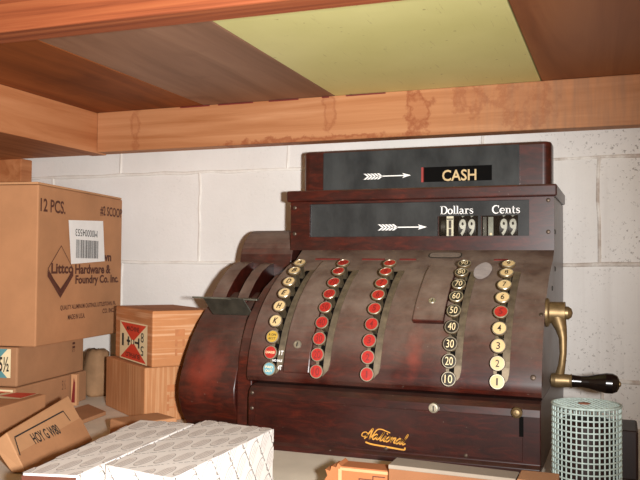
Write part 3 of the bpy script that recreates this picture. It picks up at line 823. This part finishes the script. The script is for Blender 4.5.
b = MB(); b.text('5½', O3+u2*.16+V((0, 0, -.228)), u2, Z, .014, .018, 'print_brown', -.01); b.build('printing', bx, og)

# 5/8 boxes beside the register
a5 = R(38); O5 = V((-.751, 1.187, 0)); u5, v5 = frame(O5, a5)
def five(z0, z1, label, lab_, dxy=(0, 0), rot=0):
    uu, vv = frame(None, a5+rot); O = O5+V((dxy[0], dxy[1], 0))
    t = thing('bolt_carton', label, 'box', (O.x, O.y, z0), 'bolt cartons beside the register'); og = (O.x, O.y, z0)
    b = carton_body(O, uu, vv, .117, .207, z0, z1, 'cardboard_ribbed' if lab_ else 'cardboard_ribbed_vertical')
    b.build('carton_body', t, og, bevel=.0025)
    if lab_:
        b = MB(); c = O+vv*.099+V((0, 0, (z0+z1)/2-.0125))-uu*.0004; U_ = -vv; s = .0335; sw = .0765
        b.flat([(-sw, -s*1.05), (sw, -s*1.05), (sw, s*1.05), (-sw, s*1.05)], c, U_, Z, 'label_cream', .0006)
        w = sw*.94; h = s*.98
        b.flat([(-w, h), (0, 0), (w, h)], c, U_, Z, 'label_red', .0010); b.flat([(-w, -h), (w, -h), (0, 0)], c, U_, Z, 'label_red', .0010)
        b.text('MACHINE', c+V((0, 0, .0235)), U_, Z, .070, .0085, 'print_brown', .01, lift=.0014); b.text('BUFFALO', c-V((0, 0, .0245)), U_, Z, .078, .0085, 'print_brown', .01, rot=math.pi, lift=.0014)
        b.text('8', c+U_*.052+V((0, 0, .0115)), U_, Z, .015, .017, 'print_black', 0, lift=.0014); b.text('5', c+U_*.052-V((0, 0, .0115)), U_, Z, .015, .017, 'print_black', 0, rot=math.pi, lift=.0014)
        b.flat([(-.063, -.011), (-.052, -.011), (-.052, .012), (-.063, .012)], c, U_, Z, 'print_black', .0012)
        for x0, x1, y0, y1 in ((-.034, -.014, -.002, .002), (-.028, -.021, -.008, .008), (.012, .036, -.002, .002), (.030, .037, -.009, .009), (-.008, .008, -.004, .004)):
            b.flat([(x0, y0), (x1, y0), (x1, y1), (x0, y1)], c, U_, Z, 'print_black', .0014)
        b.lathe(c-uu*.0016, -uu, [(.0045, 0), (.004, .0002)], 'label_cream', 14)
        lb = b.build('paper_label', t, og); lb['label'] = 'cream and red size label reading 5 and 8'
    b = MB()
    for zz in (.25, .42, .6):
        zc = z0+(z1-z0)*zz
        b.flat([(.040, zc-.006), (.058, zc-.006), (.058, zc-.002), (.040, zc-.002)], O, uu, Z, 'print_brown', .0006) if False else None
        b.text('HHI'[int(zz*4) % 3], O+uu*.050+V((0, 0, zc)), uu, Z, .018, .012, 'print_tan', .03)
    b.build('printing', t, og)
five(-.1745, -.0775, 'cardboard bolt box with red and cream size label, on top beside the register', True)
five(SH, -.1755, 'plain ribbed cardboard box under the box with the red and cream label', False, (-.0135, -.001), R(-1.5))
# low carton in front of them
a6 = R(28); O6 = V((-.688, 1.025, 0)); u6, v6 = frame(O6, a6)
b = carton_body(O6, u6, v6, .085, .060, SH, -.2365, 'cardboard')
o = b.build('low_carton', origin=(O6.x, O6.y, SH), bevel=.003)
tag(o, 'low reddish cardboard box in front of the ribbed bolt boxes', 'box')

# paper-wrapped roll, thin carton and plank in the gap
b = MB(); cx, cy = -1.018, 1.400
rings = []
seg = 22
prof = [(.016, SH), (.021, SH+.006), (.0235, SH+.03), (.0245, SH+.055), (.0235, SH+.078), (.021, SH+.09), (.014, SH+.096), (.002, SH+.094)]
vs = []; fs = []
for j, (r0, z) in enumerate(prof):
    for k_ in range(seg):
        t = 2*math.pi*k_/seg; rr = r0*(1+.08*math.sin(3*t+j)+random.uniform(-.10, .10))*1.05
        vs.append((cx+rr*math.cos(t), cy+rr*math.sin(t), z+random.uniform(-.002, .002) if j else SH))
for j in range(len(prof)-1): fs += [(j*seg+k_, j*seg+(k_+1) % seg, (j+1)*seg+(k_+1) % seg, (j+1)*seg+k_) for k_ in range(seg)]
fs += [tuple(range(seg))[::-1], tuple(range((len(prof)-1)*seg, len(prof)*seg))]
b.add(vs, fs, 'kraft_paper', True)
o = b.build('wrapped_roll', origin=(cx, cy, SH)); tag(o, 'lumpy roll wrapped in brown paper behind the plank in the gap', 'package')
b = MB(); tc_ = V((-.980, 1.285, 0))
uu, vv = frame(None, a)
b = carton_body(tc_, uu, vv, .010, .0125, SH, -.210, 'cardboard_pale')
t_ = thing('thin_carton', 'thin upright carton with dark red label beside the paper-wrapped roll', 'box', (tc_.x, tc_.y, SH)); b.build('carton_body', t_, (tc_.x, tc_.y, SH), bevel=.001)
b = MB(); b.flat([(.004, -.258), (.017, -.258), (.017, -.222), (.012, -.218)], tc_-uu*.0004-vv*0, -vv, Z, 'ink_darkred', .0006) if False else b.flat([(-.0105, -.264), (-.003, -.264), (-.003, -.226), (-.006, -.216)], tc_-uu*.0002, -vv, Z, 'ink_darkred', .0006)
b.build('paper_label', t_, (tc_.x, tc_.y, SH))
b = MB(); 
P = [V((-.855, 1.135, SH+.0005)), V((-.868, 1.223, SH+.0005)), V((-.945, 1.275, SH+.0005)), V((-.930, 1.135, SH+.0005))]
b.hexa(P+[p+V((0, 0, .007)) for p in P], 'cardboard_old')
o = b.build('flat_board', origin=(-.9, 1.2, SH), bevel=.001); tag(o, 'flat brown piece of board lying on the shelf before the wrapped roll', 'board')

# low carton behind the leaning one
O7 = V((-.845, .80, 0)); u7, v7 = frame(O7, R(-9))
t_ = thing('flat_carton', 'low tan carton behind the leaning carton, red and cream label on top', 'box', (O7.x, O7.y, SH)); og = (O7.x, O7.y, SH)
carton_body(O7, u7, v7, .292, .22, SH, -.2135, 'cardboard').build('carton_body', t_, og, bevel=.002)
b = MB(); c_ = O7+u7*.262+v7*.042+V((0, 0, -.2135))
b.flat([(-.03, -.028), (.03, -.028), (.03, .028), (-.03, .028)], c_, -v7, u7, 'label_cream', .0006); b.flat([(-.018, -.01), (.028, -.022), (.028, .026), (-.01, .026)], c_, -v7, u7, 'label_red', .001)
lb = b.build('paper_label', t_, og); lb['label'] = 'red and cream paper label'
b = MB(); c_ = O7+u7*.226+v7*.098+V((0, 0, -.2128))
b.lathe(c_-v7*0+V((0, 0, .008)), -v7+u7*.2, [(.004, -.014), (.0075, -.013), (.008, 0), (.0065, .012), (.006, .018), (.003, .0185)], 'dark_metal', 14)
o = b.build('metal_fitting', origin=tuple(c_)); tag(o, 'small dark metal fitting lying on the low tan carton', 'fitting')

# leaning shallow carton with the bracket print
P0 = V((-.718, .842, SH+.002)); P1 = V((-.757, 1.033, SH+.002)); T0 = P0 + (V((-.8085, 1.04, -.2035))-P1)*.74; T1 = V((-.8085, 1.04, -.2035))
wv = ((T0-P0)+(T1-P1)).normalized(); uv = (P1-P0).normalized(); nv = uv.cross(wv).normalized()
t_ = thing('leaning_carton', 'shallow tan carton leaning back, printed with a black bracket and letters', 'box', tuple(P0))
og = tuple(P0); dn = -nv*.026
lift = V((0, 0, max(0, -(min((P0+dn).z, (P1+dn).z)-(SH+.001)))))
Q = [p+lift*0 for p in (P0, P1, T1, T0)]
b = MB(); back = [p+dn for p in Q]
back = [V((p.x, p.y, max(p.z, SH+.0015))) for p in back]
b.hexa([back[0], back[1], back[2], back[3], Q[0], Q[1], Q[2], Q[3]], 'cardboard_pale')
b.build('carton_body', t_, og, bevel=.0015)
W1 = (T1-P1).length; Wv = wv; c_ = P0.lerp(P1, .5)
# seam flap: lower half overlaps
b = MB(); e = .0006
b.add([P0+nv*.0005+Wv*.001, P1+nv*.0005+Wv*.001, P1.lerp(T1, .50)+nv*.0005, P0.lerp(T0, .46)+nv*.0005], [(0, 1, 2, 3)], 'cardboard')
b.build('carton_flap', t_, og)
b = MB()
def lp(s, t): return P0.lerp(P1, s).lerp(T0.lerp(T1, s), t)
def lstroke(pts, w):
    Pn = [lp(*p) for p in pts]; vs = []
    for i, p in enumerate(Pn):
        d = (Pn[min(i+1, len(Pn)-1)]-Pn[max(i-1, 0)]).normalized(); sd = nv.cross(d).normalized()
        vs += [p+sd*w/2+nv*.0009, p-sd*w/2+nv*.0009]
    b.add(vs, [(2*i, 2*i+1, 2*i+3, 2*i+2) for i in range(len(Pn)-1)], 'print_black')
lstroke([(.02, .40), (.055, .80)], .0022); lstroke([(.055, .81), (.80, .78)], .0022); lstroke([(.80, .79), (.83, .54)], .0022)
b.text('HOY G W80', lp(.43, .545), uv, nv.cross(uv), .074, .0165, 'print_black', .02, lift=.0012)
b.build('printing', t_, og)

# ------------------------------------------------------------------ white patterned cartons in front
def in_rect(p, w, h): return 0 <= p[0] <= w and 0 <= p[1] <= h
def clip_poly(poly, w, h):
    for ax, lim, sg in ((0, 0, 1), (0, w, -1), (1, 0, 1), (1, h, -1)):
        out = []
        for i in range(len(poly)):
            p, q = poly[i-1], poly[i]; dp, dq = (p[ax]-lim)*sg, (q[ax]-lim)*sg
            if (dp >= 0) != (dq >= 0):
                t = dp/(dp-dq); out.append((p[0]+(q[0]-p[0])*t, p[1]+(q[1]-p[1])*t))
            if dq >= 0: out.append(q)
        poly = out
        if len(poly) < 3: return None
    return poly
def oval_pattern(b, A, B, C_, D, ang, line_ang, off=0., size=(.0165, .0085), pitch=(.030, .030), fill=True):
    """print on the face A (near-left) B C D, drawn in the plane of that face and cut at its edges"""
    A, B, C_, D = V(A), V(B), V(C_), V(D); w = ((B-A).length+(C_-D).length)/2; h = ((D-A).length+(C_-B).length)/2
    n = (B-A).cross(D-A).normalized(); ca, sa = math.cos(ang), math.sin(ang); la, ls = math.cos(line_ang), math.sin(line_ang)
    def put(poly, m_, l_):
        pl = clip_poly(poly, w, h)
        if pl: b.add([A.lerp(B, x/w).lerp(D.lerp(C_, x/w), y/h)+n*l_ for x, y in pl], [tuple(range(len(pl)))], m_)
    pu, pw = pitch
    for i in range(-16, 24):
        for j in range(-11, 17):
            gx, gy = (i+.5*(j % 2))*pu+off, j*pw
            cx, cy = gx*la-gy*ls, gx*ls+gy*la
            if not (-.03 < cx < w+.03 and -.03 < cy < h+.03): continue
            def E(f): return [(cx+size[0]*f*math.cos(t)*ca-size[1]*f*math.sin(t)*sa, cy+size[0]*f*math.cos(t)*sa+size[1]*f*math.sin(t)*ca) for t in [2*math.pi*k_/24 for k_ in range(24)]]
            put(E(1), 'carton_line', .0003); put(E(.92), 'carton_oval' if fill else 'carton_white', .0005)
            for q in (-.45, 0, .45):     # a few hatch lines inside
                hx, hy = cx-q*size[1]*sa, cy+q*size[1]*ca; L = size[0]*.62; dw = .0004
                put([(hx-L*ca+dw*sa, hy-L*sa-dw*ca), (hx+L*ca+dw*sa, hy+L*sa-dw*ca), (hx+L*ca-dw*sa, hy+L*sa+dw*ca), (hx-L*ca-dw*sa, hy-L*sa+dw*ca)], 'carton_line', .0007)
    for j in range(-11, 17):
        x = -.35; gy = (j+.5)*pw
        while x < .6:
            L = random.choice((.003, .005, .007, .009))
            put([(px*la-py*ls, px*ls+py*la) for px, py in [(x, gy), (x+L, gy), (x+L, gy+.0011), (x, gy+.0011)]], 'print_grey', .0010)
            x += L+random.choice((.0012, .002, .004))
def gift(c0, c1, c2, c3, z0, z1, label, front='carton_white', seed=1):
    """top corners: near-left, near-right, far-right, far-left"""
    random.seed(seed)
    P = [V(c) for c in (c0, c1, c2, c3)]; c0, c1 = P[0], P[1]
    t = thing('patterned_carton', label, 'box', (c0.x, c0.y, z0), 'white patterned cartons'); og = (c0.x, c0.y, z0)
    b = MB(); lo_ = [V((p.x, p.y, z0)) for p in P]; hi_ = [V((p.x, p.y, z1)) for p in P]
    b.hexa(lo_+hi_, 'carton_white')
    b.build('carton_body', t, og, bevel=.0012)
    b = MB()
    oval_pattern(b, *hi_, R(90), R(48), 0., (.0225, .0070), (.0245, .050))
    oval_pattern(b, lo_[1], lo_[2], hi_[2], hi_[1], R(48), R(-52), .013, fill=False)
    if front == 'carton_white': oval_pattern(b, lo_[0], lo_[1], hi_[1], hi_[0], R(48), R(-52), .01, fill=False)
    b.build('printed_pattern', t, og)
    if front != 'carton_white':
        fu = (P[3]-P[0]).normalized()
        b = MB(); b.hexa([V((p.x, p.y, z))-fu*d for z in (z0, z1-.002) for p, d in ((c0, .0015), (c1, .0015), (c1, .0003), (c0, .0003))], front)
        x = b.build('end_flap', t, og); x['label'] = 'brown unprinted end flap'
    return t
gift((-.4845, .683, 0), (-.396, .664, 0), (-.4015, .911, 0), (-.5065, .929, 0), SH, -.200, 'white carton with printed oval pattern, nearest the register drum')
gift((-.540, .628, 0), (-.4865, .640, 0), (-.509, .905, 0), (-.586, .900, 0), SH, -.2005, 'white oval-patterned carton with brown front end beside the leaning carton', 'carton_inside', 2)

# open carton flap in the lower left corner
b = MB()
A = [V((-.700, .735, SH)), V((-.640, .66, SH)), V((-.640, .66, -.236)), V((-.735, .775, -.236))]
t_ = thing('open_carton', 'open brown carton with raised flap in the bottom left corner', 'box', (-.70, .70, SH)); og = (-.70, .70, SH)
b.box(-.90, -.652, .56, .655, SH, -.232, 'cardboard'); b.build('carton_body', t_, og, bevel=.002)
b = MB(); F_ = [V((-.656, .6555, -.232)), V((-.745, .6555, -.232)), V((-.80, .735, -.190)), V((-.665, .735, -.222))]
nf = V((0, .0, .003)); b.hexa([p-nf for p in F_]+F_, 'cardboard_bright'); b.build('carton_flap', t_, og, bevel=.0006)

# ------------------------------------------------------------------ cartons in front of the register
t_ = thing('torn_carton', 'torn tan cardboard carton before the register beside the white carton', 'box', (-.27, .84, SH)); og = (-.27, .84, SH)
b = MB()
fr_ = [(-.314, SH), (-.229, SH), (-.229, -.2165), (-.286, -.2165), (-.2895, -.2135), (-.2915, -.2185), (-.297, -.2175), (-.2985, -.223), (-.304, -.2215), (-.3015, -.228), (-.308, -.238), (-.311, -.25)]
n_ = len(fr_); ya, yb = .832, .858
vs = [(x, ya, z) for x, z in fr_]+[(x, yb, z) for x, z in fr_]
b.add(vs, [tuple(range(n_)), tuple(range(n_, 2*n_))[::-1]]+[(i, n_+i, n_+(i+1) % n_, (i+1) % n_) for i in range(n_)], 'cardboard_bright')
b.build('carton_body', t_, og)
b = MB(); b.box(-.2865, -.2295, .8305, .8318, -.2205, -.2175, 'cardboard_pale'); b.box(-.2885, -.2845, .8303, .8318, -.26, -.219, 'cardboard_pale')
b.box(-.2655, -.2645, .8313, .8319, -.238, -.2285, 'print_brown'); b.box(-.2655, -.25, .8313, .8319, -.2285, -.2275, 'print_brown'); b.box(-.25, -.249, .8313, .8319, -.2285, -.2245, 'print_brown'); b.box(-.25, -.236, .8313, .8319, -.2245, -.2235, 'print_brown')
b.build('torn_edge', t_, og)
t_ = thing('narrow_carton', 'long tan carton with dusty grey top lying along the register front', 'box', (-.16, .84, SH)); og = (-.16, .84, SH)
b = MB(); b.hexa([(-.2285, .818, SH), (-.0985, .822, SH), (-.0985, .850, SH), (-.2285, .850, SH), (-.2285, .818, -.2065), (-.0985, .822, -.2095), (-.0985, .850, -.2095), (-.2285, .850, -.2065)], 'cardboard_dull'); b.build('carton_body', t_, og, bevel=.001)
b = MB(); b.hexa([(-.2285, .817, -.2105), (-.0985, .821, -.2130), (-.0985, .851, -.2130), (-.2285, .851, -.2105), (-.2285, .817, -.2060), (-.0985, .821, -.2090), (-.0985, .851, -.2090), (-.2285, .851, -.2060)], 'dusty_board')
x = b.build('carton_lid', t_, og, bevel=.0008); x['label'] = 'dusty grey top board'
b = MB(); b.box(-.136, -.099, .8195, .8215, -.232, -.2185, 'label_cream'); x = b.build('paper_label', t_, og); x['label'] = 'pale cream label'
b = MB(); b.box(-.0965, -.0585, .81, .85, SH, -.2065, 'cardboard_old'); 
o = b.build('short_carton', origin=(-.077, .83, SH), bevel=.0015); tag(o, 'short brown box end between the long tan carton and the wire cage', 'box')
# dark box at right edge
b = MB(); b.box(-.018, .0205, 1.105, 1.19, SH, -.2065, 'dark_brown_wood')
t_ = b.build('dark_block', origin=(0, 1.14, SH), bevel=.003); tag(t_, 'dark brown block at the right edge behind the wire cage', 'block')

# ------------------------------------------------------------------ wire mesh cage
CX, CY, CR, CT = -.0385, 1.005, .0385, -.1600
t_ = thing('wire_cage', 'pale teal wire mesh cylinder standing below the crank grip', 'cage', (CX, CY, SH)); og = (CX, CY, SH)
b = MB(); NV = 38; cell = 2*math.pi*CR/NV
def pt(t, z, r=CR): return (CX+r*math.cos(t), CY+r*math.sin(t), z)
for k_ in range(NV):
    t = 2*math.pi*k_/NV; b.tube([pt(t, SH+.001), pt(t, CT)], .0010, 'mesh_teal', 6)
nr = 16
for j in range(nr+1):
    z = SH+.0013+(CT-SH-.0013)*j/nr
    b.tube([pt(2*math.pi*k_/44, z, CR+.0006) for k_ in range(45)], .0010, 'mesh_teal', 6)
b.build('wire_side', t_, og)
b = MB(); d = -CR+.004
while d < CR:
    h = math.sqrt(max(0, CR*CR-d*d))
    for ang_ in (R(28), R(118)):
        c, s_ = math.cos(ang_), math.sin(ang_)
        b.tube([(CX+d*c-h*s_, CY+d*s_+h*c, CT), (CX+d*c+h*s_, CY+d*s_-h*c, CT)], .0010, 'mesh_teal', 6)
    d += cell
b.tube([pt(2*math.pi*k_/44, CT, CR+.0004) for k_ in range(45)], .0017, 'mesh_teal', 6)
b.build('wire_top', t_, og)
b = MB()
b.lathe((CX-.002, CY-.004, CT+.0012), (0, 0, 1), [(.007, 0), (.0072, .0006), (.006, .001)], 'mesh_rust', 14); x = b.build('rust_patch', t_, og); x['label'] = 'small rusty patch on the top mesh'
b = MB(); b.lathe((CX, CY, SH+.004), (0, 0, 1), [(.028, 0), (.031, .004), (.031, .084), (.027, .088), (.002, .089)], 'dark_brown_wood', 24)
x = b.build('dark_core', t_, og); x['label'] = 'dark core inside the mesh'
